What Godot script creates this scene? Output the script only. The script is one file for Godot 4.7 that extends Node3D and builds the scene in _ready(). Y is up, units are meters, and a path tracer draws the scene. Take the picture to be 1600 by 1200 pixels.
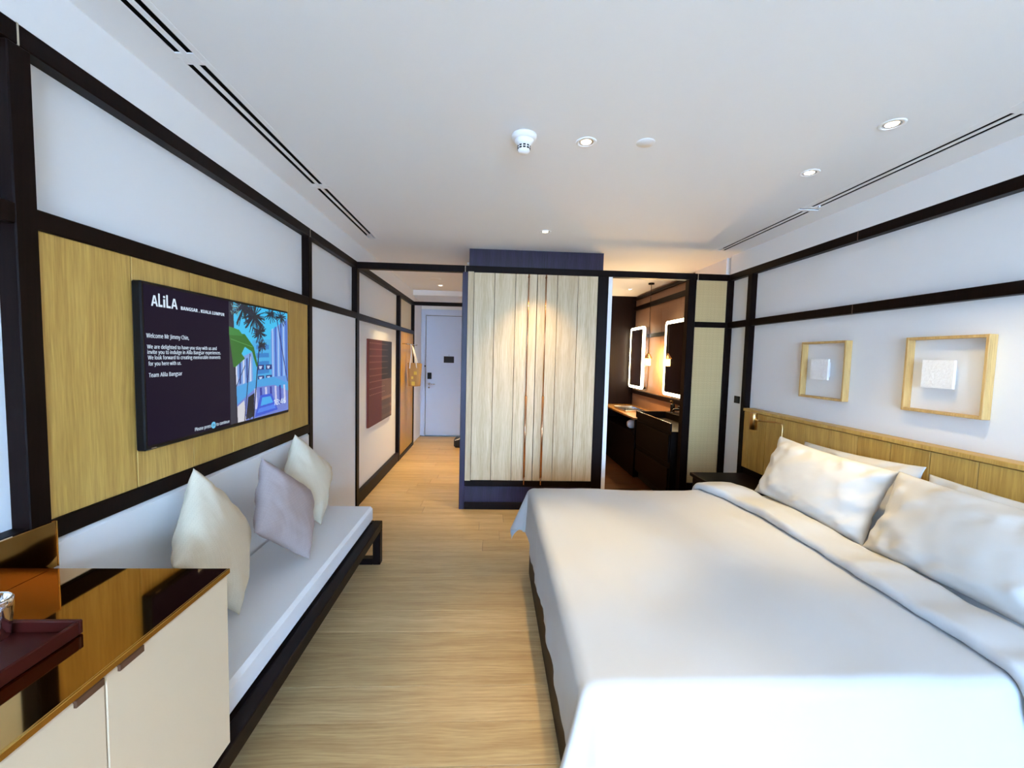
extends Node3D

# ---------- measured room (metres, y up, camera at the origin of x and z) ----------
const XL := -1.316      # face of the timber frame on the left wall
const XR := 2.367       # face of the timber frame on the right wall
const ZB := -4.196      # face of the timber frame across the back of the bedroom
const CEIL := 2.604
const ZWIN := 4.6       # inner face of the window wall behind the camera
const ZDOOR := -8.1     # face of the entrance door wall
const ZBATH := -7.06    # far wall of the bathroom
const REC := 0.05       # how far the panels lie behind the timber frame

var taken := {}
var boxes := {}
var M := {}
var rng := RandomNumberGenerator.new()

# ---------- small helpers ----------
func numbered(called: String) -> String:
	if not taken.has(called):
		taken[called] = 0
		return called
	taken[called] += 1
	return "%s_%03d" % [called, taken[called]]

func tag(o: Node, label: String, category: String, group := "", kind := "") -> Node:
	o.set_meta("label", label)
	o.set_meta("category", category)
	if group != "":
		o.set_meta("group", group)
	if kind != "":
		o.set_meta("kind", kind)
	return o

func thing(called: String, label: String, category: String, at := Vector3.ZERO, group := "", kind := "") -> Node3D:
	var o := Node3D.new()
	o.name = numbered(called)
	add_child(o)
	o.position = at
	tag(o, label, category, group, kind)
	return o

func origin_of(p: Node) -> Vector3:
	var v := Vector3.ZERO
	while p != self and p != null:
		v += p.position
		p = p.get_parent()
	return v

func put(called: String, mesh: Mesh, material: Material, parent: Node, at: Vector3) -> MeshInstance3D:
	var o := MeshInstance3D.new()
	o.name = numbered(called) if parent == self else called
	o.mesh = mesh
	o.material_override = material
	parent.add_child(o, true)
	o.position = at - origin_of(parent)
	return o

func face(st: SurfaceTool, pts: Array, n: Vector3) -> void:
	var c: Vector3 = (pts[1] - pts[0]).cross(pts[2] - pts[0])
	var q := pts.duplicate()
	if c.dot(n) > 0.0:
		q.reverse()
	for k in range(1, q.size() - 1):
		for v in [q[0], q[k], q[k + 1]]:
			st.set_normal(n)
			st.add_vertex(v)

# a box with chamfered edges, centred on its own origin
func box_mesh(size: Vector3, b: float) -> ArrayMesh:
	var key := "%.4f %.4f %.4f %.4f" % [size.x, size.y, size.z, b]
	if boxes.has(key):
		return boxes[key]
	var h := size * 0.5
	b = minf(b, minf(h.x, minf(h.y, h.z)) * 0.6)
	var st := SurfaceTool.new()
	st.begin(Mesh.PRIMITIVE_TRIANGLES)
	for ax in 3:
		var u := (ax + 1) % 3
		var w := (ax + 2) % 3
		for s in [-1.0, 1.0]:
			var pts := []
			for c in [[-1, -1], [1, -1], [1, 1], [-1, 1]]:
				var v := Vector3()
				v[ax] = s * h[ax]
				v[u] = c[0] * (h[u] - b)
				v[w] = c[1] * (h[w] - b)
				pts.append(v)
			var n := Vector3()
			n[ax] = s
			face(st, pts, n)
			if b > 0.0:
				for s2 in [-1.0, 1.0]:   # the edge between faces ax and u
					var e := []
					for c in [[0, -1], [1, -1], [1, 1], [0, 1]]:
						var v := Vector3()
						v[ax] = s * (h[ax] if c[0] == 0 else h[ax] - b)
						v[u] = s2 * (h[u] - b if c[0] == 0 else h[u])
						v[w] = c[1] * (h[w] - b)
						e.append(v)
					var en := Vector3()
					en[ax] = s
					en[u] = s2
					face(st, e, en.normalized())
	if b > 0.0:
		for sx in [-1.0, 1.0]:
			for sy in [-1.0, 1.0]:
				for sz in [-1.0, 1.0]:
					face(st, [Vector3(sx * h.x, sy * (h.y - b), sz * (h.z - b)), Vector3(sx * (h.x - b), sy * h.y, sz * (h.z - b)), Vector3(sx * (h.x - b), sy * (h.y - b), sz * h.z)], Vector3(sx, sy, sz).normalized())
	var m := st.commit()
	boxes[key] = m
	return m

# a box between two corners given in world coordinates
func bx(called: String, a: Vector3, c: Vector3, material: Material, parent: Node, b := 0.003) -> MeshInstance3D:
	var lo := Vector3(minf(a.x, c.x), minf(a.y, c.y), minf(a.z, c.z))
	var hi := Vector3(maxf(a.x, c.x), maxf(a.y, c.y), maxf(a.z, c.z))
	return put(called, box_mesh(hi - lo, b), material, parent, (lo + hi) * 0.5)

func V(x: float, y: float, z: float) -> Vector3:
	return Vector3(x, y, z)

# a smooth sheet from a grid of points; flip turns its front side
func sheet(grid: Array, flip := false, closed_u := false) -> ArrayMesh:
	var st := SurfaceTool.new()
	st.begin(Mesh.PRIMITIVE_TRIANGLES)
	add_sheet(st, grid, flip, closed_u, 0)
	st.generate_normals()
	return st.commit()

func add_sheet(st: SurfaceTool, grid: Array, flip: bool, closed_u: bool, first: int) -> int:
	var nu: int = grid.size()
	var nv: int = grid[0].size()
	st.set_smooth_group(0)
	for i in nu:
		for j in nv:
			st.set_uv(Vector2(float(i) / (nu - 1), float(j) / (nv - 1)))
			st.add_vertex(grid[i][j])
	for i in (nu if closed_u else nu - 1):
		for j in nv - 1:
			var i2 := (i + 1) % nu
			var a := first + i * nv + j
			var b := first + i2 * nv + j
			var c := first + i2 * nv + j + 1
			var d := first + i * nv + j + 1
			for k in ([a, b, c, a, c, d] if flip else [a, c, b, a, d, c]):
				st.add_index(k)
	return first + nu * nv

# a solid of revolution about y from [radius, height] pairs, listed from top to bottom on the outside
func lathe(profile: Array, segs := 32) -> ArrayMesh:
	var grid := []
	for i in segs:
		var a := TAU * i / segs
		var row := []
		for p in profile:
			row.append(V(cos(a) * p[0], p[1], sin(a) * p[0]))
		grid.append(row)
	return sheet(grid, true, true)

func tube_grid(path: Array, r: float, segs := 12) -> Array:
	var n := path.size()
	var side := V(0, 0, 1)
	var rows := []
	for k in segs:
		rows.append([])
	for i in n:
		var t: Vector3 = (path[mini(i + 1, n - 1)] - path[maxi(i - 1, 0)]).normalized()
		if absf(t.dot(side)) > 0.9:
			side = V(1, 0, 0) if absf(t.x) < 0.9 else V(0, 1, 0)
		side = (side - t * t.dot(side)).normalized()
		var up := t.cross(side)
		for k in segs:
			var a := TAU * k / segs
			rows[k].append(path[i] + side * cos(a) * r + up * sin(a) * r)
	return rows

func tube(path: Array, r: float, segs := 12) -> ArrayMesh:
	var full := path.duplicate()
	var rows := tube_grid(full, r, segs)
	for k in segs:   # close both ends
		rows[k].insert(0, path[0])
		rows[k].append(path[path.size() - 1])
	return sheet(rows, true, true)

# a stuffed square: two bulging sides meeting in a seam, corners drawn out
func cushion_mesh(w: float, h: float, t: float, sd: int, wrinkle: float, sag: float) -> ArrayMesh:
	var noise := FastNoiseLite.new()
	noise.seed = sd
	noise.frequency = 1.0
	noise.fractal_octaves = 3
	var st := SurfaceTool.new()
	st.begin(Mesh.PRIMITIVE_TRIANGLES)
	var first := 0
	var n := 40
	for s in [1.0, -1.0]:
		var grid := []
		for i in n + 1:
			var row := []
			for j in n + 1:
				var u := -cos(PI * i / n)
				var v := -cos(PI * j / n)
				u = lerpf(u, -1.0 + 2.0 * i / n, 0.5)
				v = lerpf(v, -1.0 + 2.0 * j / n, 0.5)
				var px := w * 0.5 * u * (1.0 - 0.075 * (1.0 - v * v))
				var py := h * 0.5 * v * (1.0 - 0.075 * (1.0 - u * u))
				var full := pow((1.0 - pow(absf(u), 3.0)) * (1.0 - pow(absf(v), 3.0)), 0.55)
				var rim := full * (1.0 - full) * 4.0
				var wr := noise.get_noise_3d(px * 9.0, py * 9.0, s * 7.0) * wrinkle * (0.35 * full + rim)
				wr += sin((u * 1.0 - v) * 9.0 + 3.0 * noise.get_noise_3d(px * 4.0, py * 4.0, 20.0)) * wrinkle * 0.35 * rim
				row.append(V(px, py - sag * full * (1.0 - v) * 0.3, s * (t * 0.5 * full * (1.0 - 0.22 * v * sag * 8.0) + wr)))
			grid.append(row)
		first = add_sheet(st, grid, s < 0.0, false, first)
	st.generate_normals()
	return st.commit()

# ---------- materials ----------
func mat(c: Color, rough := 0.6, metal := 0.0) -> StandardMaterial3D:
	var m := StandardMaterial3D.new()
	m.albedo_color = c
	m.roughness = rough
	m.metallic = metal
	return m

func wooden(c: Color, tex: Texture2D, rough: float, scale: float, offset := Vector3.ZERO) -> StandardMaterial3D:
	var m := mat(c, rough)
	m.albedo_texture = tex
	m.uv1_triplanar = true
	m.uv1_world_triplanar = true
	m.uv1_triplanar_sharpness = 8.0
	m.uv1_scale = V(scale, scale, scale)
	m.uv1_offset = offset
	return m

func glow(c: Color, energy: float) -> StandardMaterial3D:
	var m := mat(Color(0.02, 0.02, 0.02), 0.4)
	m.emission_enabled = true
	m.emission = c
	m.emission_energy_multiplier = energy
	m.metallic_specular = 0.2
	return m

func rgb(r: int, g: int, b: int) -> Color:
	return Color(r / 255.0, g / 255.0, b / 255.0)

# wood grain: pale early wood with darker fibres; along_u lays the fibres along the texture's u axis
func grain(sd: int, depth: float, dark: Color, along_u: bool) -> ImageTexture:
	var n := 512
	var rim := 128
	var noise := FastNoiseLite.new()
	noise.seed = sd
	noise.frequency = 1.0
	noise.fractal_octaves = 3
	var field := func(p: float, q: float) -> float:      # p across the fibres, q along them
		var bend := noise.get_noise_2d(p * 0.006, q * 0.0022) * 26.0
		var broad := 0.5 + 0.5 * sin((p + bend) * 0.11)
		var fine := 0.5 + 0.5 * noise.get_noise_2d((p + bend * 0.4) * 0.16, q * 0.0045 + 50.0)
		var fibre := 0.5 + 0.5 * noise.get_noise_2d(p * 0.42, q * 0.016 + 90.0)
		return 0.16 * broad + 0.62 * fine + 0.42 * fibre * fibre
	var out := PackedByteArray()
	out.resize(n * n * 3)
	for y in n:
		for x in n:
			var p := float(x if not along_u else y)
			var q := float(y if not along_u else x)
			var fp := smoothstep(n - rim, n, p)
			var fq := smoothstep(n - rim, n, q)
			var v: float = field.call(p, q)
			if fp > 0.0:
				v = lerpf(v, field.call(p - n, q), fp)
			if fq > 0.0:
				var w: float = field.call(p, q - n)
				if fp > 0.0:
					w = lerpf(w, field.call(p - n, q - n), fp)
				v = lerpf(v, w, fq)
			v = clampf((v - 0.18) * 1.25 * depth, 0.0, 1.0)
			var at := (y * n + x) * 3
			out[at] = int(255.0 * lerpf(1.0, dark.r, v))
			out[at + 1] = int(255.0 * lerpf(1.0, dark.g, v))
			out[at + 2] = int(255.0 * lerpf(1.0, dark.b, v))
	return ImageTexture.create_from_image(Image.create_from_data(n, n, false, Image.FORMAT_RGB8, out))

# woven cloth: fine threads with slubs
func weave(sd: int, dark: Color) -> ImageTexture:
	var n := 256
	var noise := FastNoiseLite.new()
	noise.seed = sd
	noise.frequency = 0.02
	var a: PackedByteArray = noise.get_seamless_image(n, n, false, false, 0.25).get_data()
	var out := PackedByteArray()
	out.resize(n * n * 3)
	for y in n:
		for x in n:
			var warp: float = a[((y * 2) % n) * n + ((x * 13) % n)] / 255.0
			var weft: float = a[((y * 13) % n) * n + ((x * 2) % n)] / 255.0
			var v := clampf(0.5 * warp + 0.5 * weft, 0.0, 1.0)
			var at := (y * n + x) * 3
			out[at] = int(255.0 * lerpf(1.0, dark.r, v))
			out[at + 1] = int(255.0 * lerpf(1.0, dark.g, v))
			out[at + 2] = int(255.0 * lerpf(1.0, dark.b, v))
	return ImageTexture.create_from_image(Image.create_from_data(n, n, false, Image.FORMAT_RGB8, out))

func make_materials() -> void:
	var oak_v := grain(3, 0.9, Color(0.74, 0.67, 0.56), false)
	var oak_u := grain(11, 0.75, Color(0.70, 0.62, 0.52), true)
	var dark_v := grain(23, 0.9, Color(0.45, 0.40, 0.38), false)
	M.oak_v_tex = oak_v
	M.oak_u_tex = oak_u
	M.paint = mat(rgb(246, 245, 244), 0.75)
	M.ceiling = mat(rgb(246, 245, 244), 0.85)
	M.panel = mat(rgb(241, 241, 241), 0.7)
	M.warm_panel = mat(rgb(226, 214, 186), 0.7)
	M.dark = wooden(rgb(24, 10, 7), dark_v, 0.42, 1.0)
	M.dark_window_sheen = wooden(rgb(48, 34, 66), dark_v, 0.4, 1.0)  # dark timber with the bluish window reflection painted into its colour
	M.dark_window_sheen.metallic_specular = 0.4
	M.dark.metallic_specular = 0.22
	M.black_gap = mat(rgb(8, 7, 7), 0.9)
	M.brass = mat(rgb(205, 165, 105), 0.28, 1.0)
	M.copper = mat(rgb(196, 142, 104), 0.22, 1.0)
	M.steel = mat(rgb(205, 205, 208), 0.2, 1.0)
	M.inlay = mat(rgb(206, 190, 165), 0.35, 0.3)
	M.bronze = mat(rgb(188, 142, 78), 0.05, 1.0)
	M.bronze_edge = mat(rgb(214, 168, 84), 0.25, 1.0)
	M.cream = mat(rgb(214, 189, 156), 0.5)
	M.leather = mat(rgb(84, 50, 26), 0.6)
	M.carcass = mat(rgb(96, 80, 62), 0.7)
	M.white_vinyl = mat(rgb(244, 243, 243), 0.55)
	M.linen = wooden(rgb(240, 236, 230), weave(5, Color(0.90, 0.89, 0.88)), 0.85, 9.0)
	M.bed_linen = mat(rgb(192, 192, 192), 0.8)
	M.pillow_linen = mat(rgb(206, 203, 198), 0.8)
	M.cream_cloth = wooden(rgb(244, 230, 206), weave(5, Color(0.86, 0.84, 0.80)), 0.85, 9.0)
	M.grey_cloth = wooden(rgb(192, 174, 168), weave(9, Color(0.82, 0.80, 0.80)), 0.85, 9.0)
	M.beige_cloth = wooden(rgb(222, 192, 140), weave(31, Color(0.78, 0.75, 0.68)), 0.9, 4.0)
	M.taupe = wooden(rgb(150, 122, 104), weave(41, Color(0.8, 0.76, 0.72)), 0.5, 2.0)
	M.black = mat(rgb(12, 10, 11), 0.35)
	M.black.metallic_specular = 0.3
	M.ebony = mat(rgb(16, 10, 8), 0.45)
	M.ebony.metallic_specular = 0.2
	M.black_matt = mat(rgb(20, 18, 18), 0.7)
	M.door_paint = mat(rgb(206, 217, 238), 0.5)
	M.tan_counter = mat(rgb(150, 112, 66), 0.25)
	M.oak_frame = wooden(rgb(226, 188, 122), oak_v, 0.5, 1.5)
	M.floor = []
	M.oak = []
	M.pale = []
	for k in 6:
		var o := V(0.37 * k, 0.61 * k, 0.23 * k)
		var f: float = [0.0, -5.0, 4.0, -9.0, 7.0, -2.0][k]
		M.floor.append(wooden(rgb(int(214 + f), int(181 + f), int(130 + f)), oak_u, 0.45, 0.9, o))
		M.oak.append(wooden(rgb(int(214 + f), int(174 + f), int(92 + f)), oak_v, 0.45, 0.9, o))
		M.pale.append(wooden(rgb(int(220 + f), int(198 + f), int(162 + f)), oak_v, 0.5, 0.9, o))
	M.lacquer = wooden(rgb(214, 166, 64), oak_v, 0.3, 0.9)
	M.lacquer.metallic_specular = 0.3
	M.bath_floor = wooden(rgb(92, 62, 40), oak_u, 0.35, 0.9)
	M.mirror = mat(rgb(225, 222, 215), 0.02, 1.0)
	M.lamp_lens = glow(Color(1.0, 0.93, 0.82), 7.0)
	M.led = glow(Color(1.0, 0.93, 0.76), 9.0)
	M.lamp_shade = glow(Color(1.0, 0.82, 0.5), 3.0)
	M.lamp_shade.albedo_color = rgb(240, 232, 215)

# ---------- lamps ----------
func downlight(label: String, at: Vector3, energy: float, angle: float, soft := 1.0, aim := Vector3.DOWN) -> void:
	var t := thing("downlight", label, "downlight", at, "ceiling downlights")
	put("trim_ring", lathe([[0.036, 0.0], [0.036, -0.002], [0.037, -0.004], [0.048, -0.004], [0.050, -0.002], [0.050, 0.0]], 32), M.paint, t, at)
	put("reflector", lathe([[0.024, 0.0], [0.024, -0.0012], [0.036, -0.0022], [0.036, 0.0]], 24), M.steel, t, at)
	put("lamp_lens", lathe([[0.0, 0.0], [0.024, 0.0], [0.024, -0.002], [0.021, -0.003], [0.0, -0.0034]], 24), M.lamp_lens, t, at)
	var s := SpotLight3D.new()
	s.name = "beam"
	t.add_child(s)
	s.position = V(0, -0.012, 0)
	s.basis = Basis.looking_at(aim, V(0, 0, 1))
	s.light_color = Color(1.0, 0.88, 0.62)
	s.light_energy = energy
	s.spot_angle = angle
	s.spot_angle_attenuation = soft
	s.spot_range = 12.0
	s.spot_attenuation = 2.0
	s.light_size = 0.03
	s.shadow_enabled = true

func _ready() -> void:
	rng.seed = 20240521
	# ----- camera -----
	var cam := Camera3D.new()
	cam.name = "camera"
	add_child(cam)
	cam.position = V(0, 1.55, 0)
	cam.basis = Basis.from_euler(V(-0.06468321, -0.0484861, 0.02500196), EULER_ORDER_YXZ)
	cam.fov = 84.49782
	cam.near = 0.05
	cam.far = 200.0
	cam.current = true
	# ----- sky and exposure: an even bright overcast beyond the window wall behind the camera -----
	var env := Environment.new()
	env.background_mode = Environment.BG_SKY
	var sky := Sky.new()
	var sm := ProceduralSkyMaterial.new()
	sm.sky_top_color = Color(17.0, 29.6, 48.6).linear_to_srgb()
	sm.sky_horizon_color = Color(13.6, 24.0, 39.6).linear_to_srgb()
	sm.ground_bottom_color = Color(10.6, 14.6, 20.2).linear_to_srgb()
	sm.ground_horizon_color = Color(12.8, 18.8, 27.4).linear_to_srgb()
	sky.sky_material = sm
	env.sky = sky
	env.tonemap_mode = Environment.TONE_MAPPER_LINEAR
	env.tonemap_exposure = 1.15
	env.sdfgi_enabled = true
	env.ssao_enabled = true
	env.ssil_enabled = true
	var we := WorldEnvironment.new()
	we.name = "world_environment"
	we.environment = env
	add_child(we)

	make_materials()
	build_floor()
	build_ceiling()
	build_left_wall()
	build_right_wall()
	build_back_frame()
	build_hall()
	build_bathroom()
	build_window_wall()
	build_wardrobe()
	build_bed()
	build_bench()
	build_sideboard()
	build_television()
	build_wall_art()
	build_ceiling_fittings()
	build_hall_things()
	build_small_things()

# ---------- floor ----------
func build_floor() -> void:
	var f := thing("floor", "pale oak plank floor running across the bedroom and the entrance hall", "floor", Vector3.ZERO, "", "structure")
	bx("subfloor", V(XL - 0.2, -0.12, ZWIN + 0.2), V(XR + 0.2, -0.016, ZDOOR - 0.2), M.black_matt, f, 0.0)
	var pitch := 0.197
	var known := {0: 0.138, 1: -0.085, 2: 0.095, 3: -0.045}   # end joints seen in front of the wardrobe
	for row in range(-21, 29):
		var z0 := -4.068 + pitch * row
		var z1 := z0 + pitch
		if z1 > ZWIN or z0 < ZDOOR - 0.1:
			continue
		var left := XL - 0.06
		var right := XR + 0.06 if z0 > ZB - 0.15 else -0.25
		var cuts := [left]
		var x := left + rng.randf_range(0.35, 1.5)
		if known.has(row):
			cuts.append(known[row])
			x = known[row] + rng.randf_range(1.2, 1.7)
		elif row > 3:
			# no end joint shows in the open strip of floor between bench and bed
			x = 0.55 + rng.randf_range(0.0, 1.2)
		while x < right - 0.25:
			cuts.append(x)
			x += rng.randf_range(1.1, 1.9)
		cuts.append(right)
		for k in cuts.size() - 1:
			var drop := rng.randf_range(0.0, 0.0006)
			bx("plank", V(cuts[k] + 0.0009, -0.016, z0 + 0.0009), V(cuts[k + 1] - 0.0009, -drop, z1 - 0.0009), M.floor[rng.randi() % 6], f, 0.0016)
	var b := thing("floor_bathroom", "dark brown floor of the bathroom behind the wardrobe wall", "floor", Vector3.ZERO, "", "structure")
	for k in 14:
		bx("plank", V(1.14, -0.016, ZB - 0.13 - k * 0.2), V(XR + 0.1, 0.0, ZB - 0.129 - (k + 1) * 0.2 + 0.002), M.bath_floor, b, 0.001)

# ---------- ceiling with two long air slots ----------
func build_ceiling() -> void:
	var c := thing("ceiling", "plain white ceiling over bedroom, hall and bathroom", "ceiling", Vector3.ZERO, "", "structure")
	var top := CEIL + 0.12
	var l0 := -1.185
	var l1 := -1.065
	var r0 := 2.07
	var r1 := 2.215
	var za := -4.05
	bx("slab", V(XL - 0.25, CEIL, ZWIN + 0.2), V(l0, top, za), M.ceiling, c, 0.0)
	bx("slab", V(l1, CEIL, ZWIN + 0.2), V(r0, top, za), M.ceiling, c, 0.0)
	bx("slab", V(r1, CEIL, ZWIN + 0.2), V(XR + 0.25, top, za), M.ceiling, c, 0.0)
	bx("slab", V(XL - 0.25, CEIL, za), V(XR + 0.25, top, ZDOOR - 0.2), M.ceiling, c, 0.0)
	bx("soffit", V(XL - 0.06, 2.52, -7.1), V(-0.2, CEIL, ZDOOR), M.ceiling, c, 0.002)
	# linear diffusers
	var cuts := [[0.0, 0.0], [-0.54, -1.64], [-1.70, -2.80], [-2.866, -4.018]]
	var rcuts := [[0.0, 0.0], [-0.60, -1.66], [-1.715, -2.82], [-2.90, -3.986]]
	var names_l := ["out of sight above the sideboard", "nearest length over the sideboard", "middle length above the television", "last length ending at the hall beam"]
	var names_r := ["behind the camera", "above the window end of the headboard", "length above the two box frames", "last length ending by the bathroom wall"]
	for k in range(1, 4):
		diffuser("white twin slot diffuser, left ceiling edge, " + names_l[k], l0, l1, [-1.157, -1.135, -1.114, -1.091], cuts[k][0], cuts[k][1])
		diffuser("white twin slot diffuser, right ceiling edge, " + names_r[k], r0, r1, [2.115, 2.137, 2.158, 2.180], rcuts[k][0], rcuts[k][1])
	# no slots are cut over the window end
	bx("slab", V(l0, CEIL, ZWIN + 0.2), V(l1, top, -0.51), M.ceiling, c, 0.0)
	bx("slab", V(r0, CEIL, ZWIN + 0.2), V(r1, top, -0.57), M.ceiling, c, 0.0)

func diffuser(label: String, x0: float, x1: float, s: Array, z0: float, z1: float) -> void:
	var near := z0 + 0.03
	var far := z1 - 0.03
	if z1 < -3.9:
		far = -4.05
	var t := thing("air_diffuser", label, "air vent", V((x0 + x1) * 0.5, CEIL, (near + far) * 0.5), "ceiling air diffusers")
	var y0 := CEIL - 0.0015
	var y1 := CEIL + 0.003
	bx("frame_bar", V(x0, y0, near), V(s[0], y1, far), M.ceiling, t, 0.001)
	bx("frame_bar", V(s[1], y0, near), V(s[2], y1, far), M.ceiling, t, 0.001)
	bx("frame_bar", V(s[3], y0, near), V(x1, y1, far), M.ceiling, t, 0.001)
	for q in [[s[0], s[1]], [s[2], s[3]]]:
		bx("end_block", V(q[0], y0, near), V(q[1], y1, z0), M.ceiling, t, 0.0)
		bx("end_block", V(q[0], y0, z1), V(q[1], y1, far), M.ceiling, t, 0.0)
		bx("slot_blade", V(q[0] + 0.008, CEIL + 0.012, z0), V(q[0] + 0.011, CEIL + 0.05, z1), M.black_matt, t, 0.0)
	bx("plenum", V(x0, CEIL + 0.05, near), V(x1, CEIL + 0.09, far), M.black_gap, t, 0.0)
	bx("plenum_side", V(x0 - 0.001, y1, near), V(x0 + 0.004, CEIL + 0.05, far), M.black_gap, t, 0.0)
	bx("plenum_side", V(x1 - 0.004, y1, near), V(x1 + 0.001, CEIL + 0.05, far), M.black_gap, t, 0.0)

# ---------- left wall: timber lattice with recessed panels ----------
func build_left_wall() -> void:
	var w := thing("wall_left", "left wall of dark timber lattice with white panels above the bench", "wall", Vector3.ZERO, "", "structure")
	var back := XL - REC
	bx("backing", V(XL - 0.2, -0.12, ZWIN + 0.2), V(back - 0.012, CEIL + 0.12, ZDOOR - 0.2), M.paint, w, 0.0)
	bx("plaster_band", V(back - 0.012, 2.427, ZWIN), V(XL - 0.002, CEIL, -7.24), M.paint, w, 0.0)
	bx("top_beam", V(back - 0.012, 2.368, ZWIN), V(XL, 2.427, -7.243), M.dark, w, 0.003)
	bx("middle_rail", V(back - 0.012, 1.881, ZWIN), V(XL, 1.939, -7.243), M.dark, w, 0.003)
	bx("lower_rail", V(back - 0.012, 0.96, ZWIN), V(XL, 1.021, -3.12), M.dark, w, 0.003)
	var posts := [[0.62, 0.68], [-1.25, -1.311], [-3.12, -3.175], [-4.193, -4.268], [-6.093, -6.173], [-7.19, -7.243]]
	for p in posts:
		bx("post", V(back - 0.012, 0.0, p[0]), V(XL + 0.001, 2.368, p[1]), M.dark, w, 0.003)
	for z in [-1.28, -3.148]:
		bx("joint_strip", V(XL - 0.01, 2.368, z + 0.0025), V(XL + 0.0006, 2.427, z - 0.0025), M.inlay, w, 0.0)
	# recessed panels
	var spans := [[ZWIN, 0.68], [0.62, -1.25], [-1.311, -3.12], [-3.175, -4.193], [-4.268, -6.093], [-6.173, -7.19]]
	for k in spans.size():
		var s: Array = spans[k]
		bx("upper_panel", V(back - 0.012, 1.939, s[0]), V(back, 2.368, s[1]), M.warm_panel if k == 5 else M.panel, w, 0.0)
		if k < 2:
			bx("lower_panel", V(back - 0.012, 1.021, s[0]), V(back, 1.881, s[1]), M.panel, w, 0.0)
			bx("lower_panel", V(back - 0.012, 0.0, s[0]), V(back, 0.96, s[1]), M.panel, w, 0.0)
		elif k == 2:
			bx("lower_panel", V(back - 0.012, 0.0, s[0]), V(back, 0.96, s[1]), M.panel, w, 0.0)
		elif k < 5:
			bx("lower_panel", V(back - 0.012, 0.0, s[0]), V(XL - 0.014 if k == 3 else back, 1.881, s[1]), M.panel, w, 0.0)
		else:
			bx("lacquered_panel", V(back - 0.012, 0.0, s[0]), V(XL - 0.012, 1.881, s[1]), M.lacquer, w, 0.0)
	bx("baseboard", V(back, 0.0, -4.268), V(XL - 0.004, 0.129, -6.093), M.dark, w, 0.003)
	bx("baseboard", V(XL - 0.012, 0.0, -6.173), V(XL, 0.06, -7.19), M.dark, w, 0.002)
	# oak boards round the television
	bx("board_backing", V(back - 0.012, 1.021, -1.311), V(XL - 0.022, 1.881, -3.12), M.dark, w, 0.0)
	var seams := [-1.311, -1.634, -1.935, -2.225, -2.545, -2.832, -3.12]
	for k in 6:
		bx("oak_board", V(XL - 0.022, 1.021, seams[k] - 0.002), V(XL - 0.010, 1.881, seams[k + 1] + 0.002), M.oak[[0, 4, 1, 5, 2, 3][k]], w, 0.0015)

# ---------- right wall ----------
func build_right_wall() -> void:
	var w := thing("wall_right", "right wall of white panels and dark timber rails behind the bed", "wall", Vector3.ZERO, "", "structure")
	var back := XR + REC
	bx("backing", V(back + 0.012, -0.12, ZWIN + 0.2), V(XR + 0.2, CEIL + 0.12, ZBATH - 0.2), M.paint, w, 0.0)
	bx("plaster_band", V(XR + 0.002, 2.425, ZWIN), V(back + 0.012, CEIL, ZB), M.paint, w, 0.0)
	bx("top_beam", V(XR, 2.365, ZWIN), V(back + 0.012, 2.425, -4.27), M.dark, w, 0.003)
	bx("middle_rail", V(XR, 1.890, ZWIN), V(back + 0.012, 1.950, -4.27), M.dark, w, 0.003)
	for p in [[0.62, 0.68], [-3.823, -3.89], [-4.2, -4.27]]:
		bx("post", V(XR - 0.001, 0.0, p[0]), V(back + 0.012, 2.365, p[1]), M.dark, w, 0.003)
	for s in [[ZWIN, 0.68], [0.62, -3.823], [-3.89, -4.2]]:
		bx("upper_panel", V(back, 1.950, s[0]), V(back + 0.012, 2.365, s[1]), M.panel, w, 0.0)
		bx("lower_panel", V(back, 0.0, s[0]), V(back + 0.012, 1.890, s[1]), M.panel, w, 0.0)
	for y in [[2.365, 2.425], [1.890, 1.950]]:
		bx("joint_strip", V(XR - 0.0006, y[0], -2.7075), V(XR + 0.01, y[1], -2.7105), M.inlay if y[0] < 0 else M.taupe, w, 0.0)

# ---------- frame across the back of the bedroom ----------
func build_back_frame() -> void:
	var w := thing("wall_back", "dark timber frame across the back with hall opening and bathroom opening", "wall", Vector3.ZERO, "", "structure")
	var zb := -4.268
	bx("top_beam", V(XL, 2.362, ZB), V(XR, 2.424, zb), M.dark, w, 0.003)
	bx("post", V(1.952, 0.0, ZB - 0.001), V(2.031, 2.362, zb - 0.01), M.dark, w, 0.003)
	bx("rail", V(2.031, 1.893, ZB), V(XR, 1.947, zb), M.dark, w, 0.003)
	bx("cloth_panel", V(2.031, 0.292, ZB - 0.02), V(XR, 1.893, zb), M.beige_cloth, w, 0.0)
	bx("cloth_panel", V(2.031, 1.947, ZB - 0.02), V(XR, 2.362, zb), M.beige_cloth, w, 0.0)
	bx("corner_strip", V(2.352, 0.0, ZB), V(XR, 2.362, zb), M.dark, w, 0.002)
	bx("plinth", V(2.031, 0.0, ZB), V(2.352, 0.292, zb), M.dark, w, 0.002)
	bx("jamb", V(1.137, 0.0, ZB - 0.004), V(1.179, 2.362, zb - 0.05), M.paint, w, 0.002)
	for x in [-0.2785, 2.041]:
		bx("joint_strip", V(x - 0.0025, 2.345, ZB + 0.0006), V(x + 0.0025, 2.424, ZB - 0.01), M.inlay, w, 0.0)

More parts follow.
